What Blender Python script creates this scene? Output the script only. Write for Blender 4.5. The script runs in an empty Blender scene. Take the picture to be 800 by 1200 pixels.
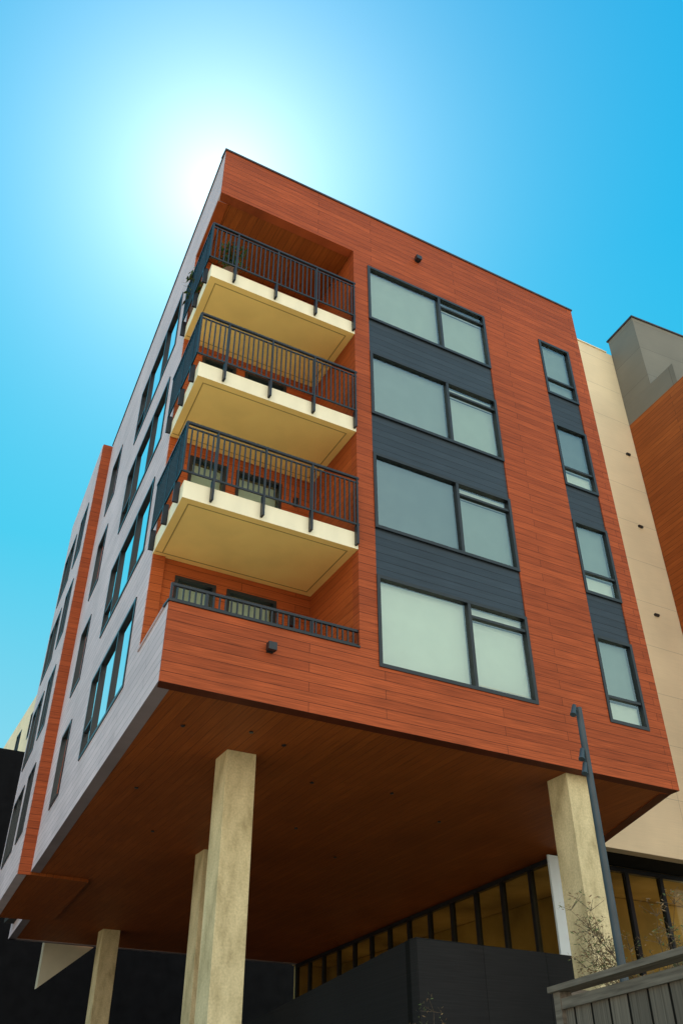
import bpy, math, random
from mathutils import Vector, Matrix
random.seed(7)
S=bpy.context.scene
G=7.85                       # height of the raised volume's underside above the ground
AN=math.radians(3.93)        # the long side wall leaves the front wall at 86 degrees
UX,UY=math.sin(AN),math.cos(AN)
RZL=-math.pi/2-AN            # rotation of parts lying in the long side wall

# ------------------------------------------------------------------ materials
def newmat(name):
    m=bpy.data.materials.new(name);m.use_nodes=True
    nt=m.node_tree;b=nt.nodes['Principled BSDF']
    return m,nt,b
def N(nt,t,**k):
    n=nt.nodes.new(t)
    for a,v in k.items(): setattr(n,a,v)
    return n
def siding(name,c1,c2,cm,axes='xz',row=0.19,width=3.4,rough=.6,bump=.35,grain=.18,off=.37,mortar=.007,spec=.15,big=.1):
    m,nt,b=newmat(name);L=nt.links.new
    tc=N(nt,'ShaderNodeTexCoord');sp=N(nt,'ShaderNodeSeparateXYZ');cb=N(nt,'ShaderNodeCombineXYZ')
    L(tc.outputs['Object'],sp.inputs[0])
    ax={'x':0,'y':1,'z':2}
    L(sp.outputs[ax[axes[0]]],cb.inputs[0]);L(sp.outputs[ax[axes[1]]],cb.inputs[1])
    br=N(nt,'ShaderNodeTexBrick');br.offset=off;br.offset_frequency=2
    br.inputs['Scale'].default_value=1;br.inputs['Brick Width'].default_value=width;br.inputs['Row Height'].default_value=row
    br.inputs['Mortar Size'].default_value=mortar;br.inputs['Mortar Smooth'].default_value=.3
    br.inputs['Color1'].default_value=(*c1,1);br.inputs['Color2'].default_value=(*c2,1);br.inputs['Mortar'].default_value=(*cm,1)
    L(cb.outputs[0],br.inputs['Vector'])
    mp=N(nt,'ShaderNodeMapping');mp.inputs['Scale'].default_value=(.8,28,1);L(cb.outputs[0],mp.inputs[0])
    nz=N(nt,'ShaderNodeTexNoise');nz.inputs['Scale'].default_value=1.6;nz.inputs['Detail'].default_value=5;L(mp.outputs[0],nz.inputs['Vector'])
    nz2=N(nt,'ShaderNodeTexNoise');nz2.inputs['Scale'].default_value=.45;nz2.inputs['Detail'].default_value=3;L(tc.outputs['Object'],nz2.inputs['Vector'])
    mr=N(nt,'ShaderNodeMapRange');mr.inputs['From Min'].default_value=.3;mr.inputs['From Max'].default_value=.7
    mr.inputs['To Min'].default_value=1-grain;mr.inputs['To Max'].default_value=1+grain;L(nz.outputs[0],mr.inputs[0])
    mr2=N(nt,'ShaderNodeMapRange');mr2.inputs['From Min'].default_value=.3;mr2.inputs['From Max'].default_value=.7
    mr2.inputs['To Min'].default_value=1-big;mr2.inputs['To Max'].default_value=1+big;L(nz2.outputs[0],mr2.inputs[0])
    mu=N(nt,'ShaderNodeMath',operation='MULTIPLY');L(mr.outputs[0],mu.inputs[0]);L(mr2.outputs[0],mu.inputs[1])
    vm=N(nt,'ShaderNodeVectorMath',operation='SCALE');L(br.outputs['Color'],vm.inputs[0]);L(mu.outputs[0],vm.inputs['Scale'])
    L(vm.outputs[0],b.inputs['Base Color'])
    bp=N(nt,'ShaderNodeBump');bp.inputs['Strength'].default_value=bump;bp.inputs['Distance'].default_value=.02;bp.invert=True
    L(br.outputs['Fac'],bp.inputs['Height']);L(bp.outputs[0],b.inputs['Normal'])
    b.inputs['Roughness'].default_value=rough;b.inputs['Specular IOR Level'].default_value=spec
    return m
def plain(name,c,rough=.5,metal=0,noise=.1,scale=3,bump=0,spec=.4,stretch=(1,1,1),emit=0):
    m,nt,b=newmat(name);L=nt.links.new
    tc=N(nt,'ShaderNodeTexCoord');mp=N(nt,'ShaderNodeMapping');mp.inputs['Scale'].default_value=stretch;L(tc.outputs['Object'],mp.inputs[0])
    nz=N(nt,'ShaderNodeTexNoise');nz.inputs['Scale'].default_value=scale;nz.inputs['Detail'].default_value=6;L(mp.outputs[0],nz.inputs['Vector'])
    mr=N(nt,'ShaderNodeMapRange');mr.inputs['From Min'].default_value=.3;mr.inputs['From Max'].default_value=.7
    mr.inputs['To Min'].default_value=1-noise;mr.inputs['To Max'].default_value=1+noise;L(nz.outputs[0],mr.inputs[0])
    vm=N(nt,'ShaderNodeVectorMath',operation='SCALE');vm.inputs[0].default_value=c;L(mr.outputs[0],vm.inputs['Scale']);L(vm.outputs[0],b.inputs['Base Color'])
    b.inputs['Roughness'].default_value=rough;b.inputs['Metallic'].default_value=metal;b.inputs['Specular IOR Level'].default_value=spec
    if emit:
        b.inputs['Emission Color'].default_value=(*c,1);b.inputs['Emission Strength'].default_value=emit
    if bump:
        bp=N(nt,'ShaderNodeBump');bp.inputs['Strength'].default_value=bump;bp.inputs['Distance'].default_value=.01;L(nz.outputs[0],bp.inputs['Height']);L(bp.outputs[0],b.inputs['Normal'])
    return m
def glassmat(name,tint,refl,fac,slope=.75):
    m=bpy.data.materials.new(name);m.use_nodes=True;nt=m.node_tree;nt.nodes.clear();L=nt.links.new
    o=N(nt,'ShaderNodeOutputMaterial');mx=N(nt,'ShaderNodeMixShader');t=N(nt,'ShaderNodeBsdfTransparent');g=N(nt,'ShaderNodeBsdfGlossy')
    t.inputs[0].default_value=(*tint,1);g.inputs[0].default_value=(*refl,1);g.inputs['Roughness'].default_value=.015
    lw=N(nt,'ShaderNodeLayerWeight');lw.inputs[0].default_value=.35
    ad=N(nt,'ShaderNodeMath',operation='MULTIPLY_ADD');ad.inputs[1].default_value=slope;ad.inputs[2].default_value=fac;ad.use_clamp=True
    tc=N(nt,'ShaderNodeTexCoord');nz=N(nt,'ShaderNodeTexNoise');nz.inputs['Scale'].default_value=.7;L(tc.outputs['Object'],nz.inputs['Vector'])
    bp=N(nt,'ShaderNodeBump');bp.inputs['Strength'].default_value=.05;bp.inputs['Distance'].default_value=.05;L(nz.outputs[0],bp.inputs['Height']);L(bp.outputs[0],g.inputs['Normal'])
    L(lw.outputs['Fresnel'],ad.inputs[0]);L(ad.outputs[0],mx.inputs[0]);L(t.outputs[0],mx.inputs[1]);L(g.outputs[0],mx.inputs[2]);L(mx.outputs[0],o.inputs[0])
    return m
M={}
M['wood']=siding('orange wood siding',(.385,.078,.024),(.300,.058,.018),(.10,.020,.008),grain=.32,mortar=.006,width=4.3,big=.09)
M['woodin']=siding('recess orange siding',(.40,.084,.020),(.33,.068,.016),(.12,.023,.006),mortar=.006,grain=.24)  # orange siding tone of the recess lining and inner walls
M['soffit']=siding('orange soffit boards',(.33,.078,.013),(.28,.064,.011),(.12,.026,.006),axes='yx',row=.19,width=4.6,bump=.15,mortar=.005,spec=.2,grain=.25,big=.12)
M['lav']=siding('pale lavender siding',(.64,.51,.55),(.57,.455,.495),(.26,.20,.22),grain=.12,spec=.25)
M['blue']=siding('dark blue siding',(.032,.047,.066),(.026,.039,.056),(.008,.012,.017),grain=.2,width=9,spec=.3)
M['beige']=siding('cream panel cladding',(.82,.66,.45),(.80,.645,.44),(.50,.40,.28),row=1.6,width=3.0,grain=.04,mortar=.008,bump=.15,off=0)
M['grey']=siding('warm grey panel cladding',(.20,.182,.152),(.185,.168,.142),(.08,.07,.06),row=1.45,width=2.4,grain=.05,off=0,bump=.2)
M['wood2']=siding('deep orange siding',(.38,.098,.020),(.30,.075,.016),(.10,.023,.007),grain=.25)
M['frame']=plain('black window frame',(.014,.016,.020),.35,0,.2)
M['rail']=plain('black railing paint',(.010,.012,.018),.4,0,.3)
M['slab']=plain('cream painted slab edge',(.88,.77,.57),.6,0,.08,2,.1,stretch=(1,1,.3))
M['slabu']=plain('bounce lit yellow cream underside',(.98,.67,.23),.6,0,.07,1.2,.1)  # brightness and yellow cast of ground bounce put into the underside colour
M['groove']=plain('underside drip groove',(.42,.27,.08),.8,0,.1,2)
M['cream']=plain('off white render',(.56,.49,.37),.8,0,.08,1,.1)  # off-white colour of the rear beam
M['pale']=plain('pale painted pane reflection',(.78,.86,.92),.35,0,.04,1,.0)  # sky reflection of a bright pane put into a solid panel colour
M['blind']=plain('roller blind fabric',(.88,.90,.78),.9,0,.03,2)
M['blind1']=plain('pale sage roller blind fabric',(.55,.62,.53),.9,0,.04,2)
M['blindm']=plain('sage roller blind fabric',(.36,.43,.39),.9,0,.05,2)
M['blindd']=plain('grey roller blind fabric',(.20,.25,.245),.9,0,.07,2)
M['dark']=plain('dark interior',(.03,.03,.03),.9)
M['lobby']=plain('lobby interior wall',(.48,.33,.12),.8,0,.45,.5)
M['fillglow']=plain('warm lobby lamp',(1,.76,.42),.8,0,.0,.8,emit=9)
M['glass']=glassmat('window glass',(.84,.89,.86),(.70,.82,.86),.14)
M['glasss']=glassmat('side window glass',(.66,.74,.70),(1,.99,.97),.75)
M['glassl']=glassmat('lobby glass',(.66,.60,.43),(.34,.34,.30),.04,.55)
M['char']=plain('charcoal render',(.009,.009,.010),.9,0,.2,2,.2,spec=.05)
M['char2']=siding('charcoal panel wall',(.023,.022,.023),(.020,.019,.020),(.009,.009,.009),row=3,width=1.5,grain=.15,off=0,bump=.2,rough=.85,spec=.08)
M['pole']=plain('painted steel pole',(.04,.05,.06),.4,0,.3)
M['coping']=plain('dark metal coping',(.05,.03,.03),.4,0,.5)
M['fence']=siding('weathered grey fence boards',(.165,.125,.098),(.115,.088,.07),(.012,.009,.007),axes='zx',row=.235,width=6,grain=.4,rough=.95,mortar=.013,bump=.9,spec=.05)
M['cap']=plain('weathered timber cap',(.165,.125,.098),.95,0,.35,3,.3,stretch=(1,12,12),spec=.05)
M['leaf']=plain('olive leaf',(.10,.12,.03),.6,0,.4,9)
M['leaf2']=plain('dry leaf',(.20,.11,.04),.6,0,.4,9)
M['leaf3']=plain('green houseplant leaf',(.07,.14,.03),.5,0,.4,9)
M['bark']=plain('bark',(.10,.065,.04),.9,0,.3,15,.4)
M['pot']=plain('clay pot',(.20,.10,.06),.8)
M['asphalt']=plain('asphalt',(.055,.055,.055),.9,0,.2,30,.3)
M['paint']=plain('road paint',(.75,.75,.72),.7,0,.1,10)
M['paving']=siding('pale concrete paving',(.55,.46,.33),(.50,.42,.30),(.2,.18,.15),axes='xy',row=1.2,width=1.2,grain=.05,off=0)
M['ground']=plain('pale gravel ground',(.52,.42,.27),.95,0,.15,.6,.2)
def concrete():
    m,nt,b=newmat('board formed concrete');L=nt.links.new
    tc=N(nt,'ShaderNodeTexCoord')
    n1=N(nt,'ShaderNodeTexNoise');n1.inputs['Scale'].default_value=1.4;n1.inputs['Detail'].default_value=10;n1.inputs['Roughness'].default_value=.62
    mp=N(nt,'ShaderNodeMapping');mp.inputs['Scale'].default_value=(1.6,1.6,.7);L(tc.outputs['Object'],mp.inputs[0]);L(mp.outputs[0],n1.inputs['Vector'])
    n2=N(nt,'ShaderNodeTexNoise');n2.inputs['Scale'].default_value=26;n2.inputs['Detail'].default_value=6;L(tc.outputs['Object'],n2.inputs['Vector'])
    cr=N(nt,'ShaderNodeValToRGB');cr.color_ramp.elements[0].position=.33;cr.color_ramp.elements[0].color=(.40,.305,.165,1)
    cr.color_ramp.elements[1].position=.64;cr.color_ramp.elements[1].color=(.72,.575,.345,1);L(n1.outputs[0],cr.inputs[0])
    x=cr.color_ramp.elements.new(.47);x.color=(.59,.465,.27,1)
    mr=N(nt,'ShaderNodeMapRange');mr.inputs['From Min'].default_value=.35;mr.inputs['From Max'].default_value=.65;mr.inputs['To Min'].default_value=.88;mr.inputs['To Max'].default_value=1.07;L(n2.outputs[0],mr.inputs[0])
    vm=N(nt,'ShaderNodeVectorMath',operation='SCALE');L(cr.outputs[0],vm.inputs[0]);L(mr.outputs[0],vm.inputs['Scale']);L(vm.outputs[0],b.inputs['Base Color'])
    bp=N(nt,'ShaderNodeBump');bp.inputs['Strength'].default_value=.35;bp.inputs['Distance'].default_value=.008;L(n2.outputs[0],bp.inputs['Height']);L(bp.outputs[0],b.inputs['Normal'])
    b.inputs['Roughness'].default_value=.85;b.inputs['Specular IOR Level'].default_value=.2;return m
M['conc']=concrete()

# ------------------------------------------------------------------ mesh helpers
class MB:
    def __init__(s): s.v=[];s.f=[];s.mi=[]
    def box(s,x0,x1,y0,y1,z0,z1,T=None,mi=0):
        k=len(s.v)
        P=[(x0,y0,z0),(x1,y0,z0),(x1,y1,z0),(x0,y1,z0),(x0,y0,z1),(x1,y0,z1),(x1,y1,z1),(x0,y1,z1)]
        if T is not None: P=[tuple(T@Vector(p)) for p in P]
        s.v+=P
        s.f+=[(k,k+3,k+2,k+1),(k+4,k+5,k+6,k+7),(k,k+1,k+5,k+4),(k+1,k+2,k+6,k+5),(k+2,k+3,k+7,k+6),(k+3,k,k+4,k+7)]
        s.mi+=[mi]*6;return s
    def prism(s,poly,z0,z1,mi=0,mib=None):
        k=len(s.v);n=len(poly)
        s.v+=[(x,y,z0) for x,y in poly]+[(x,y,z1) for x,y in poly]
        s.f.append(tuple(k+n-1-i for i in range(n)));s.mi.append(mi if mib is None else mib)
        s.f.append(tuple(k+n+i for i in range(n)));s.mi.append(mi)
        for i in range(n):
            j=(i+1)%n;s.f.append((k+i,k+j,k+n+j,k+n+i));s.mi.append(mi)
        return s
    def tube(s,p0,p1,r0,r1,n=10,mi=0,caps=True):
        p0=Vector(p0);p1=Vector(p1);d=(p1-p0).normalized();a=d.orthogonal().normalized();b=d.cross(a);k=len(s.v)
        for p,r in((p0,r0),(p1,r1)):
            for i in range(n):
                t=2*math.pi*i/n;s.v.append(tuple(p+a*math.cos(t)*r+b*math.sin(t)*r))
        for i in range(n):
            j=(i+1)%n;s.f.append((k+i,k+j,k+n+j,k+n+i));s.mi.append(mi)
        if caps:
            s.f.append(tuple(k+n-1-i for i in range(n)));s.f.append(tuple(k+n+i for i in range(n)));s.mi+=[mi,mi]
        return s
def obj(name,mb,mats,parent=None,loc=(0,0,0),rz=0,top=False,smooth=False):
    me=bpy.data.meshes.new(name);me.from_pydata(mb.v,[],mb.f)
    if isinstance(mats,str): mats=[mats]
    for m in mats: me.materials.append(M[m])
    for p,i in zip(me.polygons,mb.mi): p.material_index=i; p.use_smooth=smooth
    me.update()
    o=bpy.data.objects.new(name,me);S.collection.objects.link(o)
    o.location=loc;o.rotation_euler=(0,0,rz)
    if parent: o.parent=parent
    return o
def dup(o,parent,loc=None,rz=None):
    c=o.copy();S.collection.objects.link(c);c.parent=parent
    if loc is not None: c.location=loc
    if rz is not None: c.rotation_euler=(0,0,rz)
    return c
def root(name,loc,label,cat,group=None):
    e=bpy.data.objects.new(name,None);S.collection.objects.link(e);e.location=loc;e.empty_display_size=.5
    e['label']=label;e['category']=cat
    if group: e['group']=group
    return e
def lab(o,label,cat,group=None):
    o['label']=label;o['category']=cat
    if group:o['group']=group
def struct(o): o['kind']='structure'
def wall(x0,x1,z0,z1,holes,th,clipback=None):
    """wall slab in local frame (x along, y inward, z up) with rectangular openings"""
    xs=sorted({x0,x1,*[h[0] for h in holes],*[h[1] for h in holes]});zs=sorted({z0,z1,*[h[2] for h in holes],*[h[3] for h in holes]})
    xs=[x for x in xs if x0-1e-6<=x<=x1+1e-6];zs=[z for z in zs if z0-1e-6<=z<=z1+1e-6]
    nx,nz=len(xs)-1,len(zs)-1
    sol=[[not any(h[0]-1e-6<=(xs[i]+xs[i+1])/2<=h[1]+1e-6 and h[2]-1e-6<=(zs[j]+zs[j+1])/2<=h[3]+1e-6 for h in holes) for j in range(nz)] for i in range(nx)]
    mb=MB();idx={}
    def V(i,j,b):
        if (i,j,b) not in idx:
            x=xs[i]
            if b and clipback is not None:
                x=min(max(x,clipback[0]),clipback[1])
            idx[(i,j,b)]=len(mb.v);mb.v.append((x,th if b else 0,zs[j]))
        return idx[(i,j,b)]
    def q(*a): mb.f.append(a);mb.mi.append(0)
    def ok(i,j): return 0<=i<nx and 0<=j<nz and sol[i][j]
    for i in range(nx):
        for j in range(nz):
            if not sol[i][j]: continue
            q(V(i,j,0),V(i+1,j,0),V(i+1,j+1,0),V(i,j+1,0));q(V(i,j,1),V(i,j+1,1),V(i+1,j+1,1),V(i+1,j,1))
            if not ok(i-1,j): q(V(i,j,0),V(i,j+1,0),V(i,j+1,1),V(i,j,1))
            if not ok(i+1,j): q(V(i+1,j,0),V(i+1,j,1),V(i+1,j+1,1),V(i+1,j+1,0))
            if not ok(i,j-1): q(V(i,j,0),V(i,j,1),V(i+1,j,1),V(i+1,j,0))
            if not ok(i,j+1): q(V(i,j+1,0),V(i+1,j+1,0),V(i+1,j+1,1),V(i,j+1,1))
    return mb
def window(parent,w,h,mull=(),trans=(),blinds=(),loc=(0,0,0),rz=0,name='window',fw=.075,glass='glass'):
    mb=MB();y0,y1=-.025,.12
    mb.box(0,fw,y0,y1,0,h).box(w-fw,w,y0,y1,0,h).box(fw,w-fw,y0,y1,0,fw).box(fw,w-fw,y0,y1,h-fw,h)
    for x in mull: mb.box(x-fw*.5,x+fw*.5,y0+.004,y1-.004,fw,h-fw)
    for (a,b,z) in trans: mb.box(a,b,y0+.02,y1-.02,z-.028,z+.028)
    fr=obj(name,mb,'frame',parent,loc,rz)
    g=MB();xs=[fw]+sorted(mull)+[w-fw]
    for a,b in zip(xs[:-1],xs[1:]):
        k=len(g.v);t=random.uniform(-.006,.006);s=random.uniform(-.006,.006)
        g.v+=[(a,.045+t,fw*.9),(b,.045+s,fw*.9),(b,.045-t,h-fw*.9),(a,.045-s,h-fw*.9)];g.f.append((k,k+1,k+2,k+3));g.mi.append(0)
    obj('glass',g,glass,fr)
    for (a,b,z0,z1,mt) in blinds:
        bb=MB().box(a,b,.16,.165,z0,z1).box(a,b,.152,.173,z0-.03,z0,mi=1)
        obj('blind',bb,[mt,'slab'],fr)
    return fr

# ------------------------------------------------------------------ main building
B=root('apartment_building',(6,6,0),'raised apartment block with orange wood siding, corner balconies and concrete columns','building')
def PB(x,y,z): return (x-6,y-6,z+G)
H=15.0
TB=[12.85-3.2*i for i in range(4)];WH=2.04
TN=[12.92-3.2*i for i in range(4)];NH=2.1
rec=(0,3.76,1.49,13.2)
fw_=wall(0,11.5,0,H,[rec,(4.17,7.94,TB[3]-WH,TB[0]),(9.86,10.98,TN[3]-NH,TN[0])],.25,clipback=(.06,11.5))
obj('wall',fw_,'wood',B,PB(0,0,0))
lw=wall(-13.2,-.04,.004,H-.004,[(-2.15,-.04,1.486,13.204)]+[(-7.6,-3.15,t-WH,t) for t in TB]+[(-11.6,-10.2,t-WH,t) for t in TB],.25)
obj('wall',lw,'lav',B,PB(0,0,0),RZL)['label']='pale lavender siding of the long side'
ln=MB().box(-2.148,-2.12,.012,.27,1.5,13.2).box(-2.12,-.27,.012,.27,13.17,13.2)
obj('wall',ln,'woodin',B,PB(0,0,0),RZL)['label']='orange lining of the balcony recess edge'
def LP(u,n,z=0): return (UX*u+UY*n, UY*u-UX*n, z)
x,y,_=LP(0,-.35)
lw2=wall(-19,-13.2,-.08,H+.0,[(-15.3,-13.9,t-WH,t) for t in TB]+[(-18.4,-16.1,t-WH,t) for t in TB],.25)
obj('wall',lw2,'lav',B,PB(x,y,0),RZL)['label']='projecting lavender siding section'
x,y,_=LP(13.14,-.33)
rt=MB().box(0,.33,0,.059,-.075,H+.01)
obj('wall',rt,'wood',B,PB(x,y,0),-AN)['label']='narrow orange return of the projecting section'
dp=[LP(13.145,.005)[:2],LP(13.35,1.6)[:2],LP(19,1.6)[:2],LP(19,-.1)[:2],LP(13.21,-.1)[:2]]
obj('soffit',MB().prism(dp,-.07,.01),'soffit',B,PB(0,0,0))
# recess inner walls
obj('wall',wall(0,1.9,1.5,13.2,[],.2),'woodin',B,PB(3.76,2.15,0),-math.pi/2)['label']='inner side wall of the balcony recess'
doorx=[(.68,1.57),(1.81,2.95)]
floors=[.95,4.12,7.27,10.42]
bw=wall(.2,3.76,.95,13.2,[(a,b,f+.02,f+2.42) for a,b in doorx for f in floors],.15)
obj('wall',bw,'woodin',B,PB(0,2.15,0))['label']='orange back wall of the balcony recess'
def para(y0,y1,n0,x1):
    return [(UX/UY*y0+n0,y0),(x1,y0),(x1,y1),(UX/UY*y1+n0,y1)]
obj('ceiling',MB().prism(para(.252,2.15,.252,3.76),13.22,13.4),'soffit',B,PB(0,0,0))
obj('parapet_cap',MB().box(-.02,3.755,-.03,.27,1.492,1.53),'frame',B,PB(0,0,0))
obj('parapet_cap',MB().box(-2.12,-.28,-.03,.27,1.492,1.53),'lav',B,PB(0,0,0),RZL)
obj('floor',MB().prism(para(.252,2.15,.252,3.76),.75,.95),'slab',B,PB(0,0,0))
gl=lambda y:12.05+.0687*y
sp=[(.27,.25),(11.52,.25),(12.85,3.95),(12.85,5.3),(12.6,5.3),(gl(22.9),22.9),(2.3,22.9),(2.0,19.0),(UX*19/UY-.12,19.0),(UX*13.3/UY-.12,13.3),(UX*13.15/UY+.24,13.15)]
obj('soffit',MB().prism(sp,.015,.3),'soffit',B,PB(0,0,0))
obj('soffit',MB().prism([(12.86,4.27),(19.9,4.27),(19.9,5.3),(12.86,5.3)],.015,.3),'char',B,PB(0,0,0))['label']='dark soffit above the glazed entrance'  # charcoal colour puts the shade into this strip of soffit
obj('ceiling',MB().prism([(12.86,5.32),(19.9,5.32),(19.9,23.2),(gl(23.2)+.01,23.2),(gl(5.32)+.15,5.32)],.02,.3),'lobby',B,PB(0,0,0))['label']='tan lobby ceiling'
def seg(p,q,z0,z1,mat,th=.25,label=None,z=0):
    d=math.hypot(q[0]-p[0],q[1]-p[1]);a=math.atan2(q[1]-p[1],q[0]-p[0])
    o=obj('wall',wall(0,d,z0,z1,[],th),mat,B,PB(p[0],p[1],z),a)
    if label:o['label']=label
    return o
seg((11.5,.252),(12.85,3.94),0,H,'wood')
seg((gl(22.9),22.9),(2.3,22.9),0.0,H,'lav')
seg((2.3,22.9),(2.0,19.02),0,H,'lav')
seg((2.0,19.02),(UX*19/UY-.3,19.02),0,H,'lav')
seg((12.85,4.3),(gl(22.9),22.88),0.31,H,'lav')
obj('roof',MB().prism([(.3,.27),(11.4,.27),(12.7,4.2),(13.3,22.8),(2.5,22.8),(2.2,18.9),(UX*13.3/UY+.1,13.3)],14.3,14.5),'char',B,PB(0,0,0))
core=MB().box(4.3,11.3,1.1,22,.35,14.2).box(1.9,4.29,3.4,22,.35,14.2)
obj('interior_core',core,'dark',B,PB(0,0,0))
obj('coping',MB().box(-.03,11.53,-.03,.28,H+.003,H+.06),'coping',B,PB(0,0,0))
obj('coping',MB().box(-13.1,-.3,-.03,.28,H+.003,H+.06),'coping',B,PB(0,0,0),RZL)
BT=[('blind1','blind1',.12,.12),('blindm','blind1',.12,.12),('blindd','blindm',.12,.12),('blind','blind',.12,.22)]
for i,t in enumerate(TB):
    a,b,za,zb_=BT[i]
    bl=[(.08,2.2,za,WH-.06,a),(2.28,3.7,zb_,WH-.40,b),(2.28,3.7,WH-.32,WH-.08,'blind' if i in(1,2,3) else b)]
    window(B,3.77,WH,[2.24],[(2.28,3.7,WH-.36)],bl,PB(4.17,0,t-WH))
    if i<3: obj('spandrel_panel',MB().box(0,3.77,0.03,.2,0,3.2-WH),'blue',B,PB(4.17,0,t-3.2))
for i,t in enumerate(TN):
    bl=[(.08,1.04,.66 if i else .12,NH-.06,'blindm' if i!=1 else 'blindd')]
    if i: bl.append((.08,1.04,.12,.56,'blind'))
    window(B,1.12,NH,[],[(.07,1.05,.62)],bl,PB(9.86,0,t-NH))
    if i<3: obj('spandrel_panel',MB().box(0,1.12,0.03,.2,0,3.2-NH),'blue',B,PB(9.86,0,t-3.2))
for i,t in enumerate(TB):
    for (u1,w,mu,n) in((7.6,4.45,[1.1,2.9],0),(11.6,1.4,[],0),(15.3,1.4,[.7],-.35),(18.4,2.3,[1.1],-.35)):
        x,y,_=LP(u1,n)
        trs=[(.07,1.06,.7)] if w>3 else []
        window(B,w,WH,mu,trs,[(.08,w-.08,.1+(.5 if i%2 else 0),WH-.06,'blind1')],PB(x,y,t-WH),RZL,glass='glasss')
def wlight(x,z):
    mb=MB().box(-.06,.06,-.03,0,-.07,.07).box(-.08,.08,-.15,-.031,-.055,.09)
    obj('wall_light',mb,'frame',B,PB(x,0,z))
wlight(1.92,1.02);wlight(5.79,14.0)
for (x,y) in[(1.0,1.6),(2.2,1.3),(3.0,1.6),(1.3,5.2),(4.4,3.2),(6.2,3.0),(2.6,8.0),(5.5,6.2),(8.2,4.2),(7.5,8.0),(10.2,2.6)]:
    obj('downlight',MB().tube((0,0,-.008),(0,0,.012),.04,.04,12),'frame',B,PB(x,y,0))
# balconies
TL=Matrix.Rotation(RZL,4,'Z')
def railing(z0,z1,parent,full=True):
    mb=MB();y0=-.09
    def run(a,b,T):
        mb.box(a,b,y0-.028,y0+.028,z1-.05,z1,T)
        if full: mb.box(a,b,y0-.014,y0+.014,z1-.155,z1-.125,T)
        mb.box(a,b,y0-.015,y0+.015,z0,z0+.04,T)
        n=int(abs(b-a)/.112);zt=z1-.125 if full else z1-.05
        for k in range(1,n):
            x=a+(b-a)*k/n;mb.box(x-.0135,x+.0135,y0-.0125,y0+.0125,z0+.04,zt,T)
    run(-.1,3.74,None)
    if full: run(-2.15,.1,TL)
    bot=-.34 if full else z0
    for x in(.55,1.6,2.65,3.70):
        mb.box(x-.019,x+.019,y0-.022,y0+.022,z0-.1 if full else z0,z1-.05)
        if full: mb.box(x-.024,x+.024,y0-.024,y0+.085,bot,z0+.02)
    if full:
        for x in(-2.1,-1.1,-.3):
            mb.box(x-.019,x+.019,y0-.022,y0+.022,z0-.1,z1-.05,TL)
            mb.box(x-.024,x+.024,y0-.024,y0+.085,bot,z0+.02,TL)
    mb.box(-.115,-.075,-.115,-.075,z0,z1)
    return obj('railing',mb,'rail',parent)
first=None
for f in floors[1:]:
    if first is None:
        sl=MB().prism([(-.0,0),(3.757,0),(3.757,2.147),(UX/UY*2.147,2.147)],-.40,0,mi=0)
        sl.box(.17,3.6,.15,.175,-.404,-.399,mi=2).box(.17,3.6,1.98,2.005,-.404,-.399,mi=2)
        sl.box(3.575,3.6,.176,1.979,-.404,-.399,mi=2)
        sl.prism([(.17,.176),(.195,.176),(.32,1.979),(.295,1.979)],-.404,-.399,mi=2)
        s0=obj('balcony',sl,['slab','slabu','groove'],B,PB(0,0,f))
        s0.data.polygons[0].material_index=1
        r0=railing(.12,1.36,s0)
        first=s0
    else:
        s1=dup(first,B,PB(0,0,f));dup(r0,s1)
rl=railing(1.56,1.9,None,False);rl.parent=B;rl.location=PB(0.14,.16,0)
for a,b in doorx:
    for f in floors:
        window(B,b-a,2.4,[],[],[(.08,b-a-.08,.5,2.3,'blind1')],PB(a,2.15,f+.02),name='door')
for f in floors: obj('wall_light',MB().box(-.05,.05,-.1,0,-.1,.1),'frame',B,PB(3.3,2.15,f+2.0))
for (x,y) in[(2.15,2.3),(8.66,.28),(4.25,8.9),(4.78,19.6)]:
    o=obj('column',MB().box(0,.6,0,.6,-G,.02),'conc',B,PB(x,y,0))
    bv=o.modifiers.new('b','BEVEL');bv.width=.012;bv.segments=2
def lobby(p,q,sp,z0,gm='glassl'):
    d=math.hypot(q[0]-p[0],q[1]-p[1]);a=math.atan2(q[1]-p[1],q[0]-p[0])
    n=max(1,round(d/sp));mu=[d*k/n for k in range(1,n)]
    return window(B,d,-z0,mu,[],[],PB(p[0],p[1],z0),a,name='lobby_window',fw=.12,glass=gm)
lobby((gl(22.8),22.8),(gl(5.02),5.02),1.35,-4.6)
obj('painted_reflection_panel',MB().box(0,.44,0,.06,0,4.5),'pale',B,PB(11.93,4.9,-4.6))['label']='pale panel painted as a bright pane reflection at the lobby corner'
lobby((gl(5.02)+.02,5.3),(19.9,5.32),1.25,-4.6)
obj('lobby_wall',MB().box(15.2,15.4,8.2,23.2,-G,-.002).box(15.2,20,8,8.18,-G,-.002).box(gl(23)+.1,15.18,23,23.2,-G,-.002),'lobby',B,PB(0,0,0))
for (x,y) in[(13.6,7.2),(16.8,6.6),(14.0,11),(14.2,15.5),(14.5,20)]:
    obj('added_fill_glow',MB().box(-.25,.25,-.25,.25,-4.64,-4.5),'fillglow',B,PB(x,y,0))  # glowing boxes hidden low down, added to brighten the lobby
bm=MB();bm.v=[(3.6,22.95,-1.45),(5.4,22.95,0),(3.6,22.95,.3),(3.6,23.3,-1.45),(5.4,23.3,0),(3.6,23.3,.3)]
bm.f=[(0,1,2),(5,4,3),(0,3,4,1),(1,4,5,2),(2,5,3,0)];bm.mi=[0]*5
obj('beam',bm,'cream',B,PB(0,0.,-.0))

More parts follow.
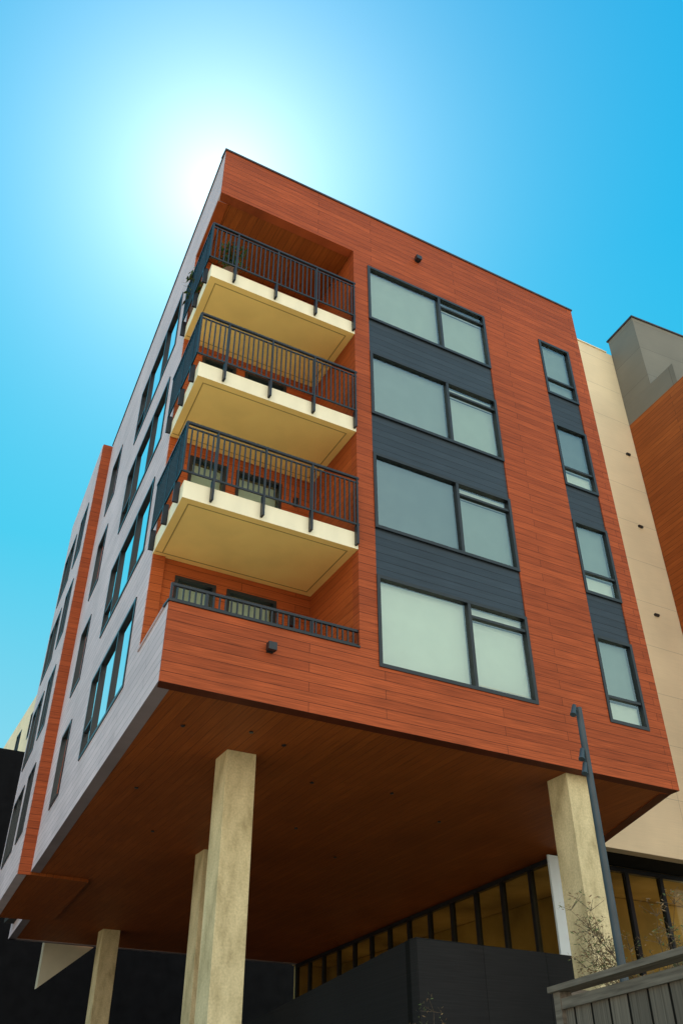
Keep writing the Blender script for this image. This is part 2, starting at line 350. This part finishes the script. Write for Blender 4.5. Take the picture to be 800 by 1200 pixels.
# ------------------------------------------------------------------ terrace wall
pw=MB()
def slantwall(mb,p,q,zt0,zt1,th,z0):
    d=Vector((q[0]-p[0],q[1]-p[1]));n=Vector((-d.y,d.x)).normalized()*th;k=len(mb.v)
    mb.v+=[(p[0],p[1],z0),(q[0],q[1],z0),(q[0]+n.x,q[1]+n.y,z0),(p[0]+n.x,p[1]+n.y,z0),(p[0],p[1],zt0),(q[0],q[1],zt1),(q[0]+n.x,q[1]+n.y,zt1),(p[0]+n.x,p[1]+n.y,zt0)]
    mb.f+=[(k,k+3,k+2,k+1),(k+4,k+5,k+6,k+7),(k,k+1,k+5,k+4),(k+1,k+2,k+6,k+5),(k+2,k+3,k+7,k+6),(k+3,k,k+4,k+7)];mb.mi+=[0]*6
slantwall(pw,(5.99,2.0),(10.2,2.0),-2.98,-3.02,.2,-G)
slantwall(pw,(6.62,11.3),(5.992,2.203),-3.5,-2.98,.2,-G)
pw.box(6.3,19.9,2.21,5.0,-G,-4.65).box(6.9,11.9,5.0,22,-G,-4.65).box(11.901,20,5.001,23,-G,-4.652)
w0=obj('retaining_wall',pw,'char2',None,(0,0,G));lab(w0,'charcoal retaining wall of the raised entrance terrace beside the columns','wall')

# ------------------------------------------------------------------ neighbouring wing
W=root('apartment_building',(17,8,0),'cream and orange clad apartment wing with a grey rooftop volume','building')
def PW(x,y,z): return (x-17,y-8,z+G)
obj('wall',wall(0,4.92,0,19.75,[],.3),'beige',W,PW(12.98,3.96,0))['label']='cream panelled wall with small lights'
obj('wall',MB().box(0,.3,0,14,0.31,19.7),'beige',W,PW(12.99,4.27,0))
kx=17.55/UY
def KP(u,n=0): return (kx+UX*u+UY*n-0.0, UY*u-UX*n)
x,y=KP(3.955)
obj('wall',wall(0,6.5,-G+.0,16.0,[],.3),'wood2',W,PW(x,y,0),RZL)['label']='deep orange siding of the wing'
obj('rooftop_volume',MB().box(0,1.45,.0,6,16.9,20.5).box(-.0,2.6,-.0,6,16.003,16.897),'grey',W,PW(x,y,0),RZL)
obj('coping',MB().box(-.05,1.5,-.05,6.05,20.503,20.57),'coping',W,PW(x,y,0),RZL)
obj('coping',MB().box(-.02,4.6,-.04,.3,19.755,19.8),'slab',W,PW(12.98,3.96,0))
for (xx,zz) in[(17.38,14.4),(17.1,11.1),(16.85,7.6),(15.2,1.6)]:
    obj('wall_light',MB().box(-.09,.09,-.07,0,-.035,.035),'frame',W,PW(xx,3.96,zz))

# ------------------------------------------------------------------ distant buildings
D=root('apartment_building',(-4,34,0),'dark charcoal rendered building behind the raised block','building')
obj('wall',wall(0,42,0,9.3+G,[(a,a+1.6,z,z+1.5) for a in (2,6,10) for z in (3,7,11)],.3),'char',D,(-10,-4,0))
obj('wall',MB().box(0,.3,0,8,0,9.28+G),'char',D,(-10,-3.7,0))
obj('interior_core',MB().box(.4,41,.8,8,0,9+G),'dark',D,(-10,-4,0))
for a in (2,6,10):
    for z in (3,7,11): window(D,1.6,1.5,[.8],[],[],(-10+a,-4,z))
E=root('apartment_building',(8,46,0),'cream plastered apartment building far behind','building')
obj('wall',wall(-17,0,0,16.9+G,[(-a-1.4,-a,z,z+1.6) for a in(2,6,10) for z in(16,19,22)],.3),'beige',E,(-3.85,-8,0),RZL+AN)
obj('wall',wall(0,12,0,16.9+G,[],.3),'beige',E,(-3.5,-8.0,0))
for a in(2,6,10):
    for z in(16,19,22): window(E,1.4,1.6,[.7],[],[],(-3.85,-8+a+1.4,z),RZL+AN)
obj('roof',MB().box(-3.5,8,-7.6,9,16.5+G,16.8+G),'char',E)

# ------------------------------------------------------------------ light pole
P=root('street_light_pole',(4.14,-5,0),'slim dark steel light pole with small spotlights beside fence','street light')
ph=G-1.54
obj('pole',MB().tube((0,0,.02),(0,0,ph),.055,.042,16),'pole',P,smooth=False)
obj('base_plate',MB().box(-.16,.16,-.16,.16,0,.03).tube((0,0,.03),(0,0,.12),.1,.09,16),'pole',P)
for z,dx in((ph-.04,-.07),(ph-.62,-.06),(ph-.80,-.055)):
    mb=MB()
    mb.tube((0,0,0),(dx*1.3,-.02,0),.012,.012,8)
    mb.tube((dx*1.2,-.02,.05),(dx*2.1,-.04,-.09),.027,.034,14)
    mb.tube((dx*2.05,-.04,-.085),(dx*2.15,-.043,-.1),.04,.04,14)
    obj('spotlight',mb,'pole',P,(0,0,z))

# ------------------------------------------------------------------ fence
dx,dy=1.33-1.02,-7.15+8.75;fl=5.2;fa=math.atan2(-dy,-dx)
ft=G-5.2
fn=root('timber_fence',(1.33,-7.15,0),'weathered grey timber board fence with a flat cap rail','fence')
obj('board_panel',MB().box(.1,fl,.0,.03,.05,ft-.09),'fence',fn,rz=fa)
obj('cap_rail',MB().box(-.03,fl,-.06,.1,ft-.04,ft),'cap',fn,rz=fa)
obj('rail',MB().box(.1,fl,-.025,-.001,ft-.16,ft-.09),'cap',fn,rz=fa)
obj('post',MB().box(0,.098,-.03,.07,0,ft-.042),'cap',fn,rz=fa)
obj('board_panel',MB().box(0,3.2,.0,.03,.05,ft-.09),'fence',fn,loc=(.05,.06,0),rz=math.radians(-5))
obj('cap_rail',MB().box(.1,3.2,-.04,.08,ft-.05,ft-.003),'cap',fn,loc=(.05,.06,0),rz=math.radians(-5))

# ------------------------------------------------------------------ plants
def leafmesh(c,r,n,size,squash=1.0,mi=0,mb=None,dry=.3,wd=.16):
    mb=mb or MB()
    for k in range(n):
        d=Vector((random.gauss(0,1),random.gauss(0,1),random.gauss(0,1))).normalized()*r*(random.random()**.6)
        p=Vector(c)+Vector((d.x,d.y,d.z*squash))
        a=Vector((random.gauss(0,1),random.gauss(0,1),random.gauss(0,1)+.4)).normalized();b=a.orthogonal().normalized()
        L_=size*random.uniform(.6,1.3);w=L_*wd;i=len(mb.v)
        mb.v+=[tuple(p),tuple(p+a*L_*.5+b*w),tuple(p+a*L_),tuple(p+a*L_*.5-b*w)];mb.f.append((i,i+1,i+2,i+3));mb.mi.append(0 if random.random()>dry else 1)
    return mb
def wispy(name,loc,h,crown_r,nbr,label,cat,tw_n=4,lf_n=7):
    t=root(name,loc,label,cat)
    tr=MB();lf=MB()
    tr.tube((0,0,0),(.05,.02,h*.6),.04,.025,8);
    for k in range(nbr):
        a=random.uniform(0,6.28);z0=h*random.uniform(.5,.62)
        p=Vector((.04,.02,z0))
        for sgm in range(5):
            q=p+Vector((math.cos(a)*crown_r*.22*random.uniform(.4,1.3),math.sin(a)*crown_r*.22*random.uniform(.4,1.3),h*.08*random.uniform(.5,1.2)))
            tr.tube(p,q,.012-.002*sgm,.010-.002*sgm,5,caps=False)
            if sgm>0:
                for tw in range(tw_n):
                    e=q+Vector((random.uniform(-.18,.18),random.uniform(-.18,.18),random.uniform(-.02,.2)))
                    tr.tube(q,e,.004,.002,4,caps=False);leafmesh(e,.07,lf_n,.06,mb=lf,dry=.65)
            a+=random.uniform(-.6,.6);p=q
    obj('trunk',tr,'bark',t);obj('crown',lf,['leaf','leaf2'],t)
wispy('tree',(6.6,-3.1,0),4.5,1.0,34,'young wispy tree with sparse dry leaves behind the fence','tree',5,9)
wispy('tree',(4.05,-1.0,0),3.1,.25,8,'small sparse shrub standing before the charcoal wall','tree')
def potted(x,y,z,h,r,label):
    t=root('potted_plant',(x,y,z+G),label,'plant')
    obj('pot',MB().tube((0,0,0),(0,0,.35),.13,.19,14),'pot',t)
    mb=leafmesh((0,0,.35+h*.5),r,300,.18,h*.5/r,wd=.2)
    obj('foliage',mb,['leaf3','leaf'],t)
potted(.55,.3,10.42,1.05,.36,'bushy potted plant on the top balcony behind railing')
potted(.28,1.75,10.42,1.6,.40,'tall potted plant at the outer end of top balcony')

# ------------------------------------------------------------------ ground
def sheet(name,x0,x1,y0,y1,z,mat):
    mb=MB();mb.v=[(x0,y0,z),(x1,y0,z),(x1,y1,z),(x0,y1,z)];mb.f=[(0,1,2,3)];mb.mi=[0]
    o=obj(name,mb,mat);struct(o);return o
sheet('ground',-600,600,-600,600,0,'ground')
sheet('paving',-9,20,-15,-1,.004,'paving')
sheet('unseen_dark_ground',-9,20,-1,29.9,.004,'asphalt')  # out-of-view dark surface, added to cut bounce light on the soffit
sheet('road',-200,200,-26,-17,.004,'asphalt')
for k in range(-12,13): sheet('road_marking',k*6,k*6+3,-21.56,-21.44,.008,'paint')
kb=obj('kerb',MB().box(-200,200,-17,-16.85,0,.13),'slab');struct(kb)

# ------------------------------------------------------------------ camera
f=1042.0;pi=math.radians(35.86);ro=math.radians(-.19);ya=math.radians(28.53)
fwd=Vector((math.sin(ya)*math.cos(pi),math.cos(ya)*math.cos(pi),math.sin(pi)));rt_=Vector((math.cos(ya),-math.sin(ya),0));up=rt_.cross(fwd)
r2=rt_*math.cos(ro)+up*math.sin(ro);u2=-rt_*math.sin(ro)+up*math.cos(ro)
cam=bpy.data.cameras.new('camera');co=bpy.data.objects.new('camera',cam);S.collection.objects.link(co)
mt=Matrix((r2,u2,-fwd)).transposed().to_4x4();mt.translation=Vector((-3.73,-13.07,-6.23+G));co.matrix_world=mt
cam.sensor_fit='VERTICAL';cam.sensor_height=36;cam.lens=f/1200*36;cam.clip_end=2000
S.camera=co

# ------------------------------------------------------------------ light
sd=Vector((.158,.548,.821)).normalized()
sl=bpy.data.lights.new('sun','SUN');sl.energy=5;sl.angle=math.radians(.5);sl.color=(1,.92,.78)
so=bpy.data.objects.new('sun',sl);S.collection.objects.link(so);so.rotation_euler=sd.to_track_quat('Z','Y').to_euler()
w=bpy.data.worlds.new('World');S.world=w;w.use_nodes=True;nt=w.node_tree;L=nt.links.new
bg=nt.nodes['Background']
tc=N(nt,'ShaderNodeTexCoord')
def math_(op,a,b=None,clamp=False):
    n=N(nt,'ShaderNodeMath',operation=op);n.use_clamp=clamp
    for i,v in enumerate((a,b)):
        if v is None: continue
        if isinstance(v,(int,float)): n.inputs[i].default_value=v
        else: L(v,n.inputs[i])
    return n.outputs[0]
def dot(v):
    n=N(nt,'ShaderNodeVectorMath',operation='DOT_PRODUCT');L(tc.outputs['Generated'],n.inputs[0]);n.inputs[1].default_value=v;return n.outputs['Value']
def scale(c,s):
    n=N(nt,'ShaderNodeVectorMath',operation='SCALE')
    if isinstance(c,tuple): n.inputs[0].default_value=c
    else: L(c,n.inputs[0])
    if isinstance(s,(int,float)): n.inputs['Scale'].default_value=s
    else: L(s,n.inputs['Scale'])
    return n.outputs[0]
def add(a,b):
    n=N(nt,'ShaderNodeVectorMath',operation='ADD');L(a,n.inputs[0]);L(b,n.inputs[1]);return n.outputs[0]
sk=N(nt,'ShaderNodeTexSky');sk.sky_type='NISHITA';sk.sun_disc=False;sk.sun_elevation=math.radians(55.2);sk.sun_rotation=math.radians(16.1)
el=math_('MULTIPLY',math_('ARCSINE',math_('MAXIMUM',dot((0,0,1)),0.)),2/math.pi)
cr=N(nt,'ShaderNodeValToRGB');e=cr.color_ramp.elements
e[0].position=0;e[0].color=(.66,.88,.92,1);e[1].position=1;e[1].color=(.0,.36,.80,1)
for p,c in((.18,(.28,.74,.90)),(.36,(.035,.60,.89)),(.55,(.0,.49,.88)),(.72,(.0,.42,.84))):
    x=e.new(p);x.color=(*c,1)
L(el,cr.inputs[0])
ang=math_('ARCCOSINE',math_('MINIMUM',dot(tuple(sd)),.99999))
g1=math_('MULTIPLY',math_('EXPONENT',math_('MULTIPLY',ang,-1/math.radians(6.3))),1.2)
g2=math_('MULTIPLY',math_('EXPONENT',math_('MULTIPLY',ang,-1/math.radians(12))),.26)
anti=math_('MAXIMUM',dot((-.25,-.95,-.12)),0.)  # out-of-view sky brightening opposite the sun, added to light the front
sky=add(scale(cr.outputs[0],.95),scale(sk.outputs[0],.0002))
sky=add(sky,scale((1,.95,.82),g1))
sky=add(sky,scale((.5,.80,.40),g2))
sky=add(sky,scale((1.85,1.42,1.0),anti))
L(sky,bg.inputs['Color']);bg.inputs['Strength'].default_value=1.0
S.view_settings.view_transform='Standard';S.view_settings.look='None';S.view_settings.exposure=0
